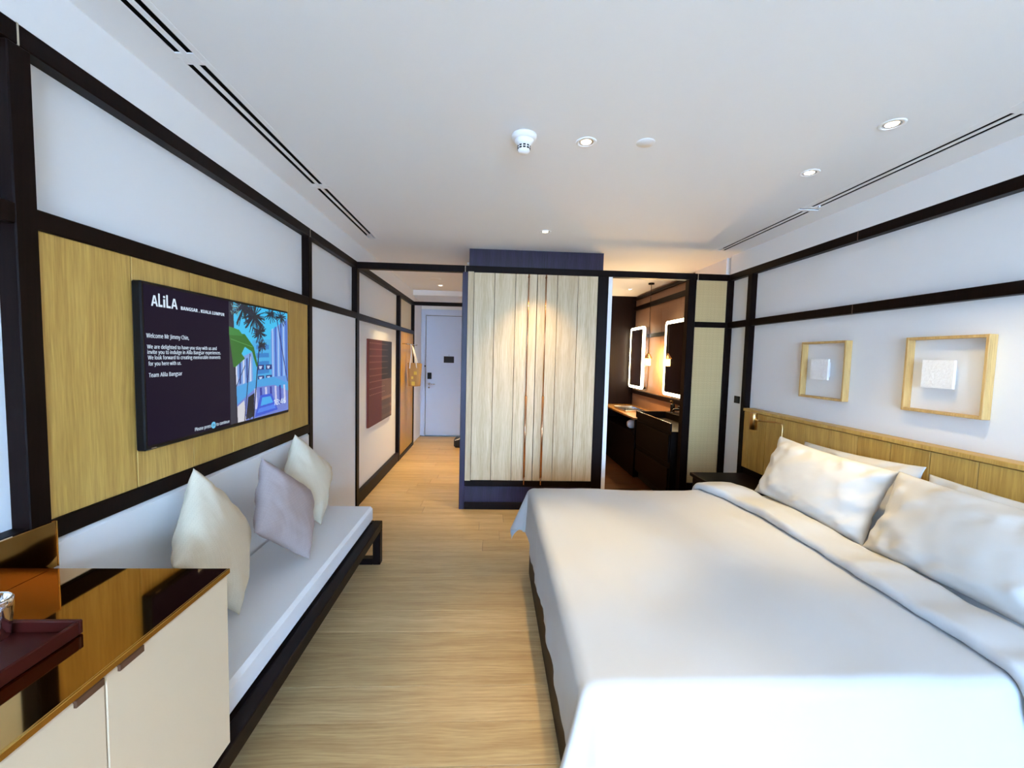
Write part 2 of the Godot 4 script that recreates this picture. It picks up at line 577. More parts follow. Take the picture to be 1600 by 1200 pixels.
# ---------- entrance hall ----------
func build_hall() -> void:
	var w := thing("wall_hall", "hall wall behind the wardrobe and lobby wall beside the entrance door", "wall", Vector3.ZERO, "", "structure")
	bx("side", V(-0.20, 0.0, -4.9), V(-0.304, CEIL, ZDOOR), M.paint, w, 0.0)
	bx("lobby_side", V(XL - 0.062, 0.0, -7.243), V(XL - 0.03, 2.52, ZDOOR), M.paint, w, 0.0)
	bx("end_left", V(XL - 0.062, 0.0, ZDOOR), V(-1.34, 2.52, ZDOOR - 0.2), M.paint, w, 0.0)
	bx("end_top", V(-1.34, 2.335, ZDOOR), V(-0.304, 2.52, ZDOOR - 0.2), M.paint, w, 0.0)
	bx("end_back", V(-1.34, 0.0, ZDOOR - 0.06), V(-0.304, 2.335, ZDOOR - 0.2), M.paint, w, 0.0)
	bx("cross_beam", V(XL - 0.03, 2.368, -7.19), V(-0.304, 2.427, -7.243), M.dark, w, 0.003)
	var d := thing("door_1", "pale painted entrance door at the end of the hall with lever handle", "door", V(-0.82, 0, ZDOOR), "", "structure")
	var zf := ZDOOR + 0.012
	bx("frame_side", V(-1.352, 0.0, ZDOOR), V(-1.262, 2.33, zf), M.door_paint, d, 0.002)
	bx("frame_top", V(-1.352, 2.29, ZDOOR), V(-0.31, 2.40, zf), M.door_paint, d, 0.002)
	bx("rebate", V(-1.262, 0.0, ZDOOR - 0.05), V(-0.31, 2.29, ZDOOR - 0.032), M.black_gap, d, 0.0)
	bx("leaf", V(-1.252, 0.008, ZDOOR - 0.03), V(-0.33, 2.28, zf - 0.004), M.door_paint, d, 0.003)
	bx("notice_plate", V(-0.915, 1.402, zf - 0.004), V(-0.722, 1.524, zf + 0.002), M.black_matt, d, 0.001)
	put("viewer", lathe([[0.0, 0.008], [0.007, 0.008], [0.009, 0.0]], 12), M.steel, d, V(-0.82, 1.548, zf - 0.004)).rotation.x = PI / 2
	bx("card_reader", V(-1.219, 1.085, zf - 0.004), V(-1.140, 1.208, zf + 0.016), M.black, d, 0.006)
	put("handle_rose", lathe([[0.0, 0.012], [0.022, 0.012], [0.026, 0.0]], 20), M.steel, d, V(-1.185, 0.992, zf - 0.004)).rotation.x = PI / 2
	put("lever", tube([V(0, 0, 0), V(0, 0, 0.04), V(0.012, 0, 0.05), V(0.06, 0, 0.05), V(0.115, 0, 0.048)], 0.009), M.steel, d, V(-1.185, 0.992, zf))
	put("key_plate", lathe([[0.0, 0.006], [0.016, 0.006], [0.018, 0.0]], 16), M.steel, d, V(-1.19, 0.925, zf - 0.004)).rotation.x = PI / 2
	bx("keyhole", V(-1.193, 0.915, zf), V(-1.187, 0.935, zf + 0.003), M.black, d, 0.0)
	bx("catch", V(-1.275, 1.318, zf), V(-1.255, 1.345, zf + 0.02), M.black, d, 0.003)

# ---------- bathroom behind the opening ----------
func build_bathroom() -> void:
	var w := thing("wall_bathroom", "bathroom walls of taupe panels and dark timber behind the washstand", "wall", Vector3.ZERO, "", "structure")
	bx("side_left", V(1.03, 0.0, -4.9), V(1.137, CEIL, ZBATH), M.taupe, w, 0.0)
	bx("end_panel", V(1.03, 0.0, ZBATH), V(XR + 0.06, CEIL, ZBATH - 0.15), M.dark, w, 0.0)
	bx("crown_beam", V(XR - 0.004, 2.535, -4.95), V(XR + 0.062, 2.575, ZBATH), M.dark, w, 0.002)
	bx("plaster_strip", V(XR + 0.002, 2.427, ZB - 0.08), V(XR + 0.062, CEIL, -4.95), M.paint, w, 0.0)
	bx("plaster_strip", V(XR + 0.03, 2.575, -4.95), V(XR + 0.062, CEIL, ZBATH), M.taupe, w, 0.0)
	bx("plaster_strip", V(XR + 0.03, 2.427, -4.95), V(XR + 0.062, 2.535, ZBATH), M.taupe, w, 0.0)
	bx("top_beam", V(XR, 2.362, ZB - 0.08), V(XR + 0.062, 2.427, ZBATH), M.dark, w, 0.002)
	bx("middle_rail", V(XR, 1.893, ZB - 0.08), V(XR + 0.062, 1.947, ZBATH), M.dark, w, 0.002)
	bx("lower_rail", V(XR, 0.99, ZB - 0.08), V(XR + 0.062, 1.05, ZBATH), M.dark, w, 0.002)
	var zz := [ZB - 0.08, -4.75, -5.35, -5.95, -6.4, ZBATH]
	for k in zz.size() - 1:
		for yy in [[1.05, 1.893], [1.947, 2.362]]:
			bx("wall_panel", V(XR + 0.03, yy[0], zz[k] - 0.003), V(XR + 0.062, yy[1], zz[k + 1] + 0.003), M.taupe, w, 0.002)
	bx("splash_panel", V(XR + 0.03, 0.0, ZB - 0.08), V(XR + 0.062, 0.99, ZBATH), M.taupe, w, 0.0)
	# washstand
	var v := thing("washstand", "black washstand with trough top and drawers below the lit mirrors", "washstand", V(2.1, 0, -4.9))
	bx("body", V(1.91, 0.10, -4.34), V(XR + 0.028, 0.80, -5.40), M.ebony, v, 0.004)
	bx("basin_front", V(1.895, 0.80, -4.34), V(1.915, 0.885, -5.41), M.ebony, v, 0.003)
	bx("basin_end", V(1.915, 0.80, -5.39), V(XR + 0.028, 0.885, -5.41), M.ebony, v, 0.003)
	bx("basin_back", V(2.28, 0.80, -4.34), V(XR + 0.028, 0.885, -5.39), M.ebony, v, 0.003)
	bx("edge_trim", V(1.892, 0.885, -4.34), V(1.904, 0.889, -5.25), M.steel, v, 0.001)
	bx("drawer", V(1.890, 0.46, -4.36), V(1.912, 0.76, -5.36), M.ebony, v, 0.004)
	bx("drawer", V(1.890, 0.13, -4.36), V(1.912, 0.40, -5.36), M.dark, v, 0.004)
	bx("toe_base", V(1.95, 0.0, -4.34), V(XR + 0.028, 0.10, -5.38), M.black_matt, v, 0.0)
	var s := thing("side_counter", "low tan counter with open niche at the far end of the bathroom", "counter", V(2.1, 0, -6.2))
	bx("worktop", V(1.87, 0.765, -5.42), V(XR + 0.028, 0.79, ZBATH + 0.002), M.tan_counter, s, 0.003)
	bx("side_board", V(1.89, 0.0, -5.42), V(XR + 0.028, 0.765, -5.44), M.ebony, s, 0.002)
	bx("back_board", V(XR - 0.01, 0.0, -5.44), V(XR + 0.028, 0.765, ZBATH + 0.002), M.ebony, s, 0.0)
	bx("niche_floor", V(1.88, 0.56, -5.44), V(XR - 0.01, 0.585, ZBATH + 0.002), M.ebony, s, 0.002)
	bx("cupboard", V(1.89, 0.0, -5.44), V(XR - 0.01, 0.56, ZBATH + 0.002), M.ebony, s, 0.002)
	# rolled towel in the niche
	var spiral := []
	for i in 9:
		spiral.append([0.062 * sqrt(maxf(0.0, 1.0 - pow((i - 4) / 4.3, 6.0))), 0.14 - 0.035 * i])
	spiral.insert(0, [0.0, 0.14])
	spiral.append([0.0, -0.14])
	var tw := put("towel_roll", lathe(spiral, 24), M.bed_linen, self, V(2.05, 0.652, -5.78))
	tw.rotation.z = PI / 2
	tag(tw, "white towel roll lying in the open niche under the tan counter", "towel")
	# lit mirrors
	lit_mirror("tall rounded mirror with glowing rim, the nearer one beside the bathroom post", -5.26)
	lit_mirror("tall rounded mirror with glowing rim, the farther one by the dark end wall", -6.68)
	# pendant between the mirrors
	var p := thing("pendant_lamp", "small glowing pendant lamp with conical brass cap between the lit mirrors", "pendant lamp", V(2.16, CEIL, -5.78))
	put("ceiling_rose", lathe([[0.0, 0.0], [0.04, 0.0], [0.04, -0.02], [0.0, -0.022]], 20), M.dark, p, V(2.16, CEIL, -5.78))
	put("cord", tube([V(0, -0.02, 0), V(0, -0.96, 0)], 0.004, 8), M.black_matt, p, V(2.16, CEIL, -5.78))
	put("cap", lathe([[0.0, 0.075], [0.012, 0.07], [0.02, 0.055], [0.056, 0.0], [0.05, -0.002], [0.0, 0.0]], 24), M.brass, p, V(2.16, 1.575, -5.78))
	put("lamp_glass", lathe([[0.0, 0.0], [0.036, 0.0], [0.038, -0.005], [0.038, -0.095], [0.034, -0.10], [0.0, -0.10]], 24), M.lamp_shade, p, V(2.16, 1.572, -5.78))
	var o := OmniLight3D.new()
	o.name = "bulb"
	p.add_child(o)
	o.position = V(0, 1.52 - CEIL, 0)
	o.light_color = Color(1.0, 0.78, 0.48)
	o.light_energy = 1.6
	o.light_size = 0.03
	o.omni_range = 10.0
	o.omni_attenuation = 2.0
	o.shadow_enabled = true
	# tap, tray, bottle
	var t := thing("basin_tap", "dark wall-mounted basin tap over the black trough", "tap", V(2.3, 0.98, -4.95))
	put("spout", tube([V(2.39, 0.965, -4.95), V(2.25, 0.965, -4.95), V(2.20, 0.963, -4.95), V(2.18, 0.95, -4.95), V(2.178, 0.935, -4.95)], 0.013), M.black, t, Vector3.ZERO)
	put("spout_tip", lathe([[0.0, 0.0], [0.014, 0.0], [0.014, -0.012], [0.0, -0.012]], 16), M.steel, t, V(2.178, 0.935, -4.95))
	for z in [-4.83, -5.07]:
		put("lever", tube([V(2.39, 0.975, z), V(2.32, 0.975, z), V(2.30, 0.975, z)], 0.018), M.black, t, Vector3.ZERO)
	var tr := thing("amenity_tray", "flat pale tray lying on the tan counter", "tray", V(2.05, 0.79, -6.3))
	bx("base", V(1.95, 0.7905, -6.0), V(2.25, 0.797, -6.6), M.steel, tr, 0.002)
	for q in [[1.95, -6.0, 1.958, -6.6], [2.242, -6.0, 2.25, -6.6], [1.958, -6.0, 2.242, -6.008], [1.958, -6.592, 2.242, -6.6]]:
		bx("rim", V(q[0], 0.797, q[1]), V(q[2], 0.812, q[3]), M.steel, tr, 0.002)
	var bo := thing("soap_bottle", "small dark soap bottle standing by the trough", "bottle", V(2.33, 0.886, -5.3))
	put("body", lathe([[0.0, 0.11], [0.018, 0.11], [0.028, 0.10], [0.028, 0.003], [0.026, 0.0], [0.0, 0.0]], 20), M.black, bo, V(2.33, 0.886, -5.3))
	put("pump", tube([V(2.33, 0.99, -5.3), V(2.33, 1.03, -5.3), V(2.31, 1.032, -5.3), V(2.295, 1.03, -5.3)], 0.005, 8), M.brass, bo, Vector3.ZERO)

func rounded_outline(w: float, h: float, r: float, n: int) -> Array:
	var pts := []
	for c in [[1, 1, 0.0], [-1, 1, 0.25], [-1, -1, 0.5], [1, -1, 0.75]]:
		for k in n + 1:
			var a: float = TAU * (c[2] + 0.25 * k / n)
			pts.append(Vector2(c[0] * (w * 0.5 - r) + cos(a) * r, c[1] * (h * 0.5 - r) + sin(a) * r))
	return pts

# a closed slab from an outline in the z-y plane, between x0 and x1
func slab_x(outline: Array, x0: float, x1: float) -> ArrayMesh:
	var st := SurfaceTool.new()
	st.begin(Mesh.PRIMITIVE_TRIANGLES)
	var n := outline.size()
	for q in [[x0, -1.0], [x1, 1.0]]:
		for k in range(1, n - 1):
			face(st, [V(q[0], outline[0].y, outline[0].x), V(q[0], outline[k].y, outline[k].x), V(q[0], outline[k + 1].y, outline[k + 1].x)], V(q[1] * signf(x1 - x0), 0, 0))
	for k in n:
		var a: Vector2 = outline[k]
		var b: Vector2 = outline[(k + 1) % n]
		var nn := V(0, -(b.x - a.x), (b.y - a.y)).normalized()
		face(st, [V(x0, a.y, a.x), V(x1, a.y, a.x), V(x1, b.y, b.x), V(x0, b.y, b.x)], nn)
	return st.commit()

# a flat ring between two outlines with as many points, from x0 to x1
func ring_x(outer: Array, inner: Array, x0: float, x1: float) -> ArrayMesh:
	var st := SurfaceTool.new()
	st.begin(Mesh.PRIMITIVE_TRIANGLES)
	var n := outer.size()
	for k in n:
		var a: Vector2 = outer[k]
		var b: Vector2 = outer[(k + 1) % n]
		var c: Vector2 = inner[(k + 1) % n]
		var d: Vector2 = inner[k]
		for q in [[x0, signf(x0 - x1)], [x1, signf(x1 - x0)]]:
			face(st, [V(q[0], a.y, a.x), V(q[0], b.y, b.x), V(q[0], c.y, c.x), V(q[0], d.y, d.x)], V(q[1], 0, 0))
		var no := V(0, -(b.x - a.x), b.y - a.y).normalized()
		face(st, [V(x0, a.y, a.x), V(x1, a.y, a.x), V(x1, b.y, b.x), V(x0, b.y, b.x)], no)
		face(st, [V(x0, d.y, d.x), V(x1, d.y, d.x), V(x1, c.y, c.x), V(x0, c.y, c.x)], -no)
	return st.commit()

func lit_mirror(label: String, z: float) -> void:
	var at := V(2.30, 1.58, z)
	var t := thing("lit_mirror", label, "mirror", at, "lit bathroom mirrors")
	put("casing", slab_x(rounded_outline(0.60, 0.96, 0.05, 8), 0.004, 0.09), M.steel, t, at)
	put("light_rim", ring_x(rounded_outline(0.61, 0.97, 0.055, 8), rounded_outline(0.53, 0.89, 0.025, 8), -0.004, 0.03), M.led, t, at)
	put("mirror_glass", slab_x(rounded_outline(0.535, 0.895, 0.025, 8), -0.001, 0.01), M.mirror, t, at)
	put("bracket", box_mesh(V(0.03, 0.3, 0.2), 0.002), M.black_matt, t, at + V(0.105, 0, 0))
	for dz in [-0.285, 0.285]:
		var o := AreaLight3D.new()
		o.name = "rim_light"
		t.add_child(o, true)
		o.position = V(-0.006, 0.0, dz)
		o.basis = Basis.looking_at(V(-1, 0, 0))
		o.area_size = Vector2(0.03, 0.80)
		o.area_range = 10.0
		o.area_attenuation = 2.0
		o.light_color = Color(1.0, 0.93, 0.76)
		o.light_energy = 0.5
		o.shadow_enabled = true

# ---------- window wall behind the camera ----------
func build_window_wall() -> void:
	var w := thing("wall_front", "window wall behind the camera opposite the wardrobe", "wall", Vector3.ZERO, "", "structure")
	var z1 := ZWIN + 0.2
	var x0 := XL + 0.02
	var x1 := XR - 0.02
	bx("sill_wall", V(XL - 0.2, -0.12, ZWIN), V(XR + 0.2, 0.12, z1), M.paint, w, 0.0)
	bx("head_wall", V(XL - 0.2, 2.45, ZWIN), V(XR + 0.2, CEIL + 0.12, z1), M.paint, w, 0.0)
	bx("pier", V(XL - 0.2, 0.12, ZWIN), V(x0, 2.45, z1), M.paint, w, 0.0)
	bx("pier", V(x1, 0.12, ZWIN), V(XR + 0.2, 2.45, z1), M.paint, w, 0.0)
	var d := thing("window_1", "wide floor to ceiling window behind the camera", "window", Vector3.ZERO, "", "structure")
	var glass := mat(Color(1, 1, 1, 0.04), 0.02)
	glass.transparency = BaseMaterial3D.TRANSPARENCY_ALPHA
	var n := 3
	var step := (x1 - x0) / n
	for k in n + 1:
		var x := x0 + step * k
		bx("mullion", V(x - 0.03, 0.12, ZWIN + 0.06), V(x + 0.03, 2.45, ZWIN + 0.12), M.dark, d, 0.003)
	for y in [0.12, 2.40]:
		bx("frame_rail", V(x0, y, ZWIN + 0.06), V(x1, y + 0.05, ZWIN + 0.12), M.dark, d, 0.003)
	for k in n:
		bx("pane", V(x0 + step * k + 0.03, 0.17, ZWIN + 0.088), V(x0 + step * (k + 1) - 0.03, 2.40, ZWIN + 0.094), glass, d, 0.0)

# ---------- wardrobe ----------
func build_wardrobe() -> void:
	var z := ZB + 0.004
	var t := thing("wardrobe", "built-in wardrobe with two pale oak plank doors and long rod handles", "wardrobe", V(0.41, 0, ZB))
	bx("body", V(-0.30, 0.0, -4.30), V(1.13, 2.424, -4.90), M.dark, t, 0.0)
	bx("side_post", V(-0.304, 0.0, z), V(-0.251, 2.362, -4.30), M.dark_window_sheen, t, 0.003)
	bx("side_post", V(1.036, 0.0, z), V(1.137, 2.362, -4.30), M.dark, t, 0.003)
	bx("plinth_rail", V(-0.251, 0.238, z), V(1.036, 0.298, -4.26), M.dark, t, 0.003)
	bx("plinth_rail", V(-0.251, 0.0, z), V(1.036, 0.073, -4.26), M.dark, t, 0.003)
	bx("plinth_panel", V(-0.251, 0.073, ZB - 0.015), V(1.036, 0.238, -4.26), M.dark_window_sheen, t, 0.0)
	bx("bulkhead", V(-0.245, 2.424, -4.266), V(1.096, CEIL, -4.90), M.dark_window_sheen, t, 0.0)
	bx("filler_strip", V(-0.250, 0.294, ZB + 0.004), V(-0.193, 2.368, -4.23), M.pale[3], t, 0.002)
	var edges := [[-0.191, 0.011, 0.216, 0.4285], [0.4305, 0.630, 0.835, 1.0345]]
	for k in 2:
		var d := Node3D.new()
		d.name = "door"
		t.add_child(d, true)
		d.position = V((edges[k][0] + edges[k][3]) * 0.5, 0.3, ZB) - t.position
		bx("door_core", V(edges[k][0], 0.302, ZB - 0.022), V(edges[k][3], 2.360, ZB - 0.04), M.dark, d, 0.0)
		for j in 3:
			bx("plank", V(edges[k][j] + 0.002, 0.300, ZB - 0.002), V(edges[k][j + 1] - 0.002, 2.361, ZB - 0.022), M.pale[[0, 2, 4, 1, 3, 5][k * 3 + j]], d, 0.002)
		var x: float = [0.343, 0.513][k]
		var zr := ZB + 0.035
		put("handle_rod", tube([V(x, 1.16, zr), V(x, 2.355, zr)], 0.0055, 12), M.copper, d, Vector3.ZERO)
		put("handle_grip", tube([V(x, 0.345, zr), V(x, 1.165, zr)], 0.011, 16), M.copper, d, Vector3.ZERO)
		put("handle_pin", tube([V(x, 0.268, zr), V(x, 0.35, zr)], 0.0065, 12), M.copper, d, Vector3.ZERO)
		for y in [0.33, 2.33]:
			put("handle_mount", tube([V(x, y, zr), V(x, y, ZB - 0.004)], 0.009, 12), M.copper, d, Vector3.ZERO)

# ---------- bed ----------
const BED_TOP := 0.60
const FOOT := 0.33       # where the top of the duvet starts to bend down at the foot
const FAR := -2.98       # the same at the side towards the wardrobe
const NEAR := -1.19      # the same at the window side
const HANG := 0.35

# a point of the duvet: s runs from the foot to the head, t from the far side to the near side; lift raises it off its base along the surface
func duvet_point(s: float, t: float, lift: float, noise: FastNoiseLite) -> Vector3:
	var a := maxf(0.0, -s)
	var b := 0.0
	var side := 0.0
	if t < 0.0:
		b = -t
		side = -1.0
	elif t > NEAR - FAR:
		b = t - (NEAR - FAR)
		side = 1.0
	var r := sqrt(a * a + b * b)
	var x := FOOT + maxf(0.0, s)
	var z := FAR + clampf(t, 0.0, NEAR - FAR)
	var wob := noise.get_noise_2d(x * 1.1, z * 1.1) * 0.012 + noise.get_noise_2d(x * 5.0, z * 2.2 + 9.0) * 0.004
	var crown := 0.012 * (1.0 - pow(clampf(absf(z - (FAR + NEAR) * 0.5) / 0.95, 0.0, 1.0), 2.0))
	if r <= 0.0:
		return V(x, BED_TOP + wob + crown + lift, z)
	var R := 0.047
	var dir := V(-a / r, 0.0, side * b / r)
	var corner := 2.0 * a * b / (r * r)      # 1 on the diagonal of a corner, 0 on the plain sides
	var outw: float
	var drop: float
	var th := minf(r / R, PI * 0.5)
	outw = R * sin(th)
	drop = R * (1.0 - cos(th)) + maxf(0.0, r - R * PI * 0.5)
	var nrm := (dir * sin(th) + Vector3.UP * cos(th))
	var hang := clampf(drop / 0.3, 0.0, 1.3)
	# the corner of the cloth stands out in a cone; the sides carry shallow folds
	outw += corner * corner * 0.13 * hang
	drop *= 1.0 - 0.10 * corner
	var along := z if a > b else x
	outw += (0.012 + noise.get_noise_2d(along * 3.2, 40.0 + side * 9.0) * 0.016 + noise.get_noise_2d(along * 9.0, 60.0) * 0.005) * hang * (1.0 - corner)
	outw += 0.03 * hang * side * side * (1.0 - corner)
	drop -= noise.get_noise_2d(along * 2.2, 80.0) * 0.022 * hang
	var p := V(x, BED_TOP + (wob + crown) * (1.0 - hang * 0.7) - drop, z) + dir * outw
	return p + nrm * lift

func build_bed() -> void:
	var noise := FastNoiseLite.new()
	noise.seed = 4
	noise.frequency = 1.0
	noise.fractal_octaves = 2
	var bed := thing("bed", "wide bed on a dark plinth with white mattress under the duvet", "bed", V(1.3, 0, -2.09))
	bx("plinth", V(0.297, 0.0, -1.25), V(2.30, 0.30, -2.93), M.dark, bed, 0.004)
	bx("mattress", V(0.36, 0.30, -1.215), V(2.30, 0.585, -2.955), M.bed_linen, bed, 0.03)
	# headboard of oak boards with a cap
	var hb := thing("headboard", "low oak board headboard with capping rail along the right wall", "headboard", V(2.35, 0.593, -2.1))
	bx("back_board", V(2.347, 0.593, -0.44), V(2.416, 1.108, -3.757), M.dark, hb, 0.0)
	var z := -3.757
	var edges := [-3.757]
	var e := -3.666
	while e < -0.45:
		edges.append(e)
		e += 0.2235
	edges.append(-0.44)
	for k in edges.size() - 1:
		bx("board", V(2.327, 0.593, edges[k] + 0.0016), V(2.347, 1.104, edges[k + 1] - 0.0016), M.oak[[1, 3, 0, 5, 2, 4][k % 6]], hb, 0.0018)
	bx("cap", V(2.317, 1.108, -0.44), V(2.416, 1.133, -3.762), M.oak[2], hb, 0.003)
	bx("wall_base", V(2.347, 0.0, -0.44), V(2.416, 0.593, -3.757), M.dark, hb, 0.0)
	# duvet
	var du := thing("duvet", "smooth white duvet spread over the bed and hanging at its foot", "duvet", V(1.0, 0.60, -2.09))
	var grid := []
	var ns := 96
	var nt := 130
	var smax := 1.55
	var tw := NEAR - FAR
	for i in ns + 1:
		var row := []
		var s := lerpf(-HANG, smax, float(i) / ns)
		if i <= 40:
			s = lerpf(-HANG, 0.02, i / 40.0)
		else:
			s = lerpf(0.02, smax, (i - 40.0) / (ns - 40.0))
		for j in nt + 1:
			var t: float
			if j <= 40:
				t = lerpf(-HANG, 0.02, j / 40.0)
			elif j <= nt - 40:
				t = lerpf(0.02, tw - 0.02, (j - 40.0) / (nt - 80.0))
			else:
				t = lerpf(tw - 0.02, tw + HANG, (j - (nt - 40.0)) / 40.0)
			row.append(duvet_point(s, t, 0.0, noise) - du.position)
		grid.append(row)
	put("cover", sheet(grid, false), M.bed_linen, du, du.position)
	# the end turned back over itself below the pillows
	var prof := []
	for k in 9:      # rolled edge towards the foot
		var a := -PI * 0.5 - PI * k / 8.0
		prof.append([1.315 + 0.5 * 0.046 * cos(a), 0.027 + 0.5 * 0.05 * sin(a)])
	for k in 8:
		var f := k / 7.0
		prof.append([lerpf(1.33, 1.56, f), 0.052 + 0.006 * sin(f * PI) - 0.03 * smoothstep(0.8, 1.0, f)])
	var fg := []
	for k in prof.size():
		var row := []
		for j in nt + 1:
			var t: float
			if j <= 40:
				t = lerpf(-HANG * 0.8, 0.02, j / 40.0)
			elif j <= nt - 40:
				t = lerpf(0.02, tw - 0.02, (j - 40.0) / (nt - 80.0))
			else:
				t = lerpf(tw - 0.02, tw + HANG * 0.8, (j - (nt - 40.0)) / 40.0)
			var wave := -0.10 * smoothstep(0.35, -0.1, t) + noise.get_noise_2d(t * 1.3, 120.0) * 0.03 + noise.get_noise_2d(t * 5.0, 140.0) * 0.008
			var puff := 1.0 + noise.get_noise_2d(t * 3.0, 160.0) * 0.35
			var ripple := noise.get_noise_2d(t * 11.0, prof[k][0] * 5.0) * 0.003
			row.append(duvet_point(prof[k][0] + wave * (1.0 if k < 12 else 0.4), t, maxf(0.003, prof[k][1] * puff + ripple), noise) - du.position)
		fg.append(row)
	put("turned_back_end", sheet(fg, false), M.bed_linen, du, du.position)
	# pillows: centre, lean back, turn, size
	pillow("white pillow lying in front by the bedside lamp", V(1.985, 0.826, -2.445), 22.0, 4.0, -2.0, 0.84, 0.43, 0.18, 1)
	pillow("white pillow propped in front at the window side of the bed", V(1.985, 0.826, -1.585), 23.0, -2.0, 1.0, 0.88, 0.43, 0.18, 2)
	pillow("white pillow standing behind against the headboard near the bedside lamp", V(2.20, 0.812, -2.46), 14.0, 0.0, 2.5, 0.84, 0.42, 0.12, 3)
	pillow("white pillow standing behind against the headboard at the window side", V(2.20, 0.80, -1.61), 14.0, 0.0, 0.0, 0.84, 0.42, 0.12, 4)

func pillow(label: String, c: Vector3, lean: float, turn: float, roll: float, w: float, h: float, t: float, sd: int) -> void:
	var o := put("pillow", cushion_mesh(w, h, t, sd, 0.015, 0.02), M.pillow_linen, self, c)
	tag(o, label, "pillow", "white bed pillows")
	var b := Basis(V(0, 0, 1), V(0, 1, 0), V(-1, 0, 0))      # width along z, face towards the foot of the bed
	b = Basis(V(0, 0, 1), deg_to_rad(-lean)) * b
	b = Basis(V(0, 1, 0), deg_to_rad(turn)) * b
	o.basis = b * Basis(V(0, 0, 1), deg_to_rad(roll))

# ---------- bench along the left wall ----------
func build_bench() -> void:
	var t := thing("bench", "long low bench with white seat pad and dark wooden sled frame", "bench", V(-1.08, 0, -2.0))
	var z0 := -0.15
	var z1 := -3.11
	bx("front_rail", V(-0.845, 0.25, z0), V(-0.787, 0.312, z1), M.dark, t, 0.003)
	bx("back_rail", V(-1.355, 0.25, z0), V(-1.30, 0.312, z1), M.dark, t, 0.003)
	bx("end_rail", V(-1.30, 0.25, z1 + 0.055), V(-0.845, 0.312, z1), M.dark, t, 0.003)
	bx("deck", V(-1.30, 0.285, z0), V(-0.845, 0.307, z1 + 0.055), M.dark, t, 0.0)
	for z in [z1, -0.95, -0.2]:
		bx("leg", V(-0.842, 0.0, z + 0.06), V(-0.787, 0.25, z), M.dark, t, 0.004)
		bx("leg", V(-1.355, 0.0, z + 0.06), V(-1.30, 0.25, z), M.dark, t, 0.004)
		bx("sled_bar", V(-1.30, 0.0, z + 0.06), V(-0.842, 0.045, z), M.dark, t, 0.003)
	bx("seat_pad", V(-1.312, 0.313, -1.31), V(-0.853, 0.425, -3.105), M.white_vinyl, t, 0.016)
	var bp := thing("bench_back_pad", "white upholstered back pad on the wall behind the bench", "back pad", V(-1.34, 0.42, -2.2))
	bx("pad", V(-1.364, 0.345, -1.315), V(XL - 0.001, 0.957, -3.118), M.white_vinyl, bp, 0.012)
	# scatter cushions leaning with one corner up
	scatter("cream square cushion leaning beside the sideboard end", V(-1.15, 0.738, -1.80), 0.46, M.cream_cloth, 21, 0.32, 0.10, 0.22)
	scatter("grey square cushion in the middle of the three on the bench", V(-1.075, 0.712, -2.25), 0.425, M.grey_cloth, 22, 0.42, 0.0, 0.0)
	scatter("cream square cushion leaning behind the grey one at the bench end", V(-1.16, 0.73, -2.72), 0.43, M.cream_cloth, 23, 0.28, 0.02, -0.12)

# a square cushion resting on one corner: lean tips it back to the wall, tilt turns it in its own plane, yaw turns it out
func scatter(label: String, c: Vector3, size: float, m: Material, sd: int, lean: float, tilt: float, yaw: float) -> void:
	var o := put("scatter_cushion", cushion_mesh(size, size, 0.165, sd, 0.008, 0.005), m, self, c)
	tag(o, label, "cushion", "cushions on the bench")
	var up := V(-sin(lean), cos(lean), 0)
	var along := V(sin(yaw), 0, cos(yaw))
	along = (along - up * up.dot(along)).normalized()
	o.basis = Basis(along, up, along.cross(up)) * Basis(V(0, 0, 1), PI * 0.25 + tilt)

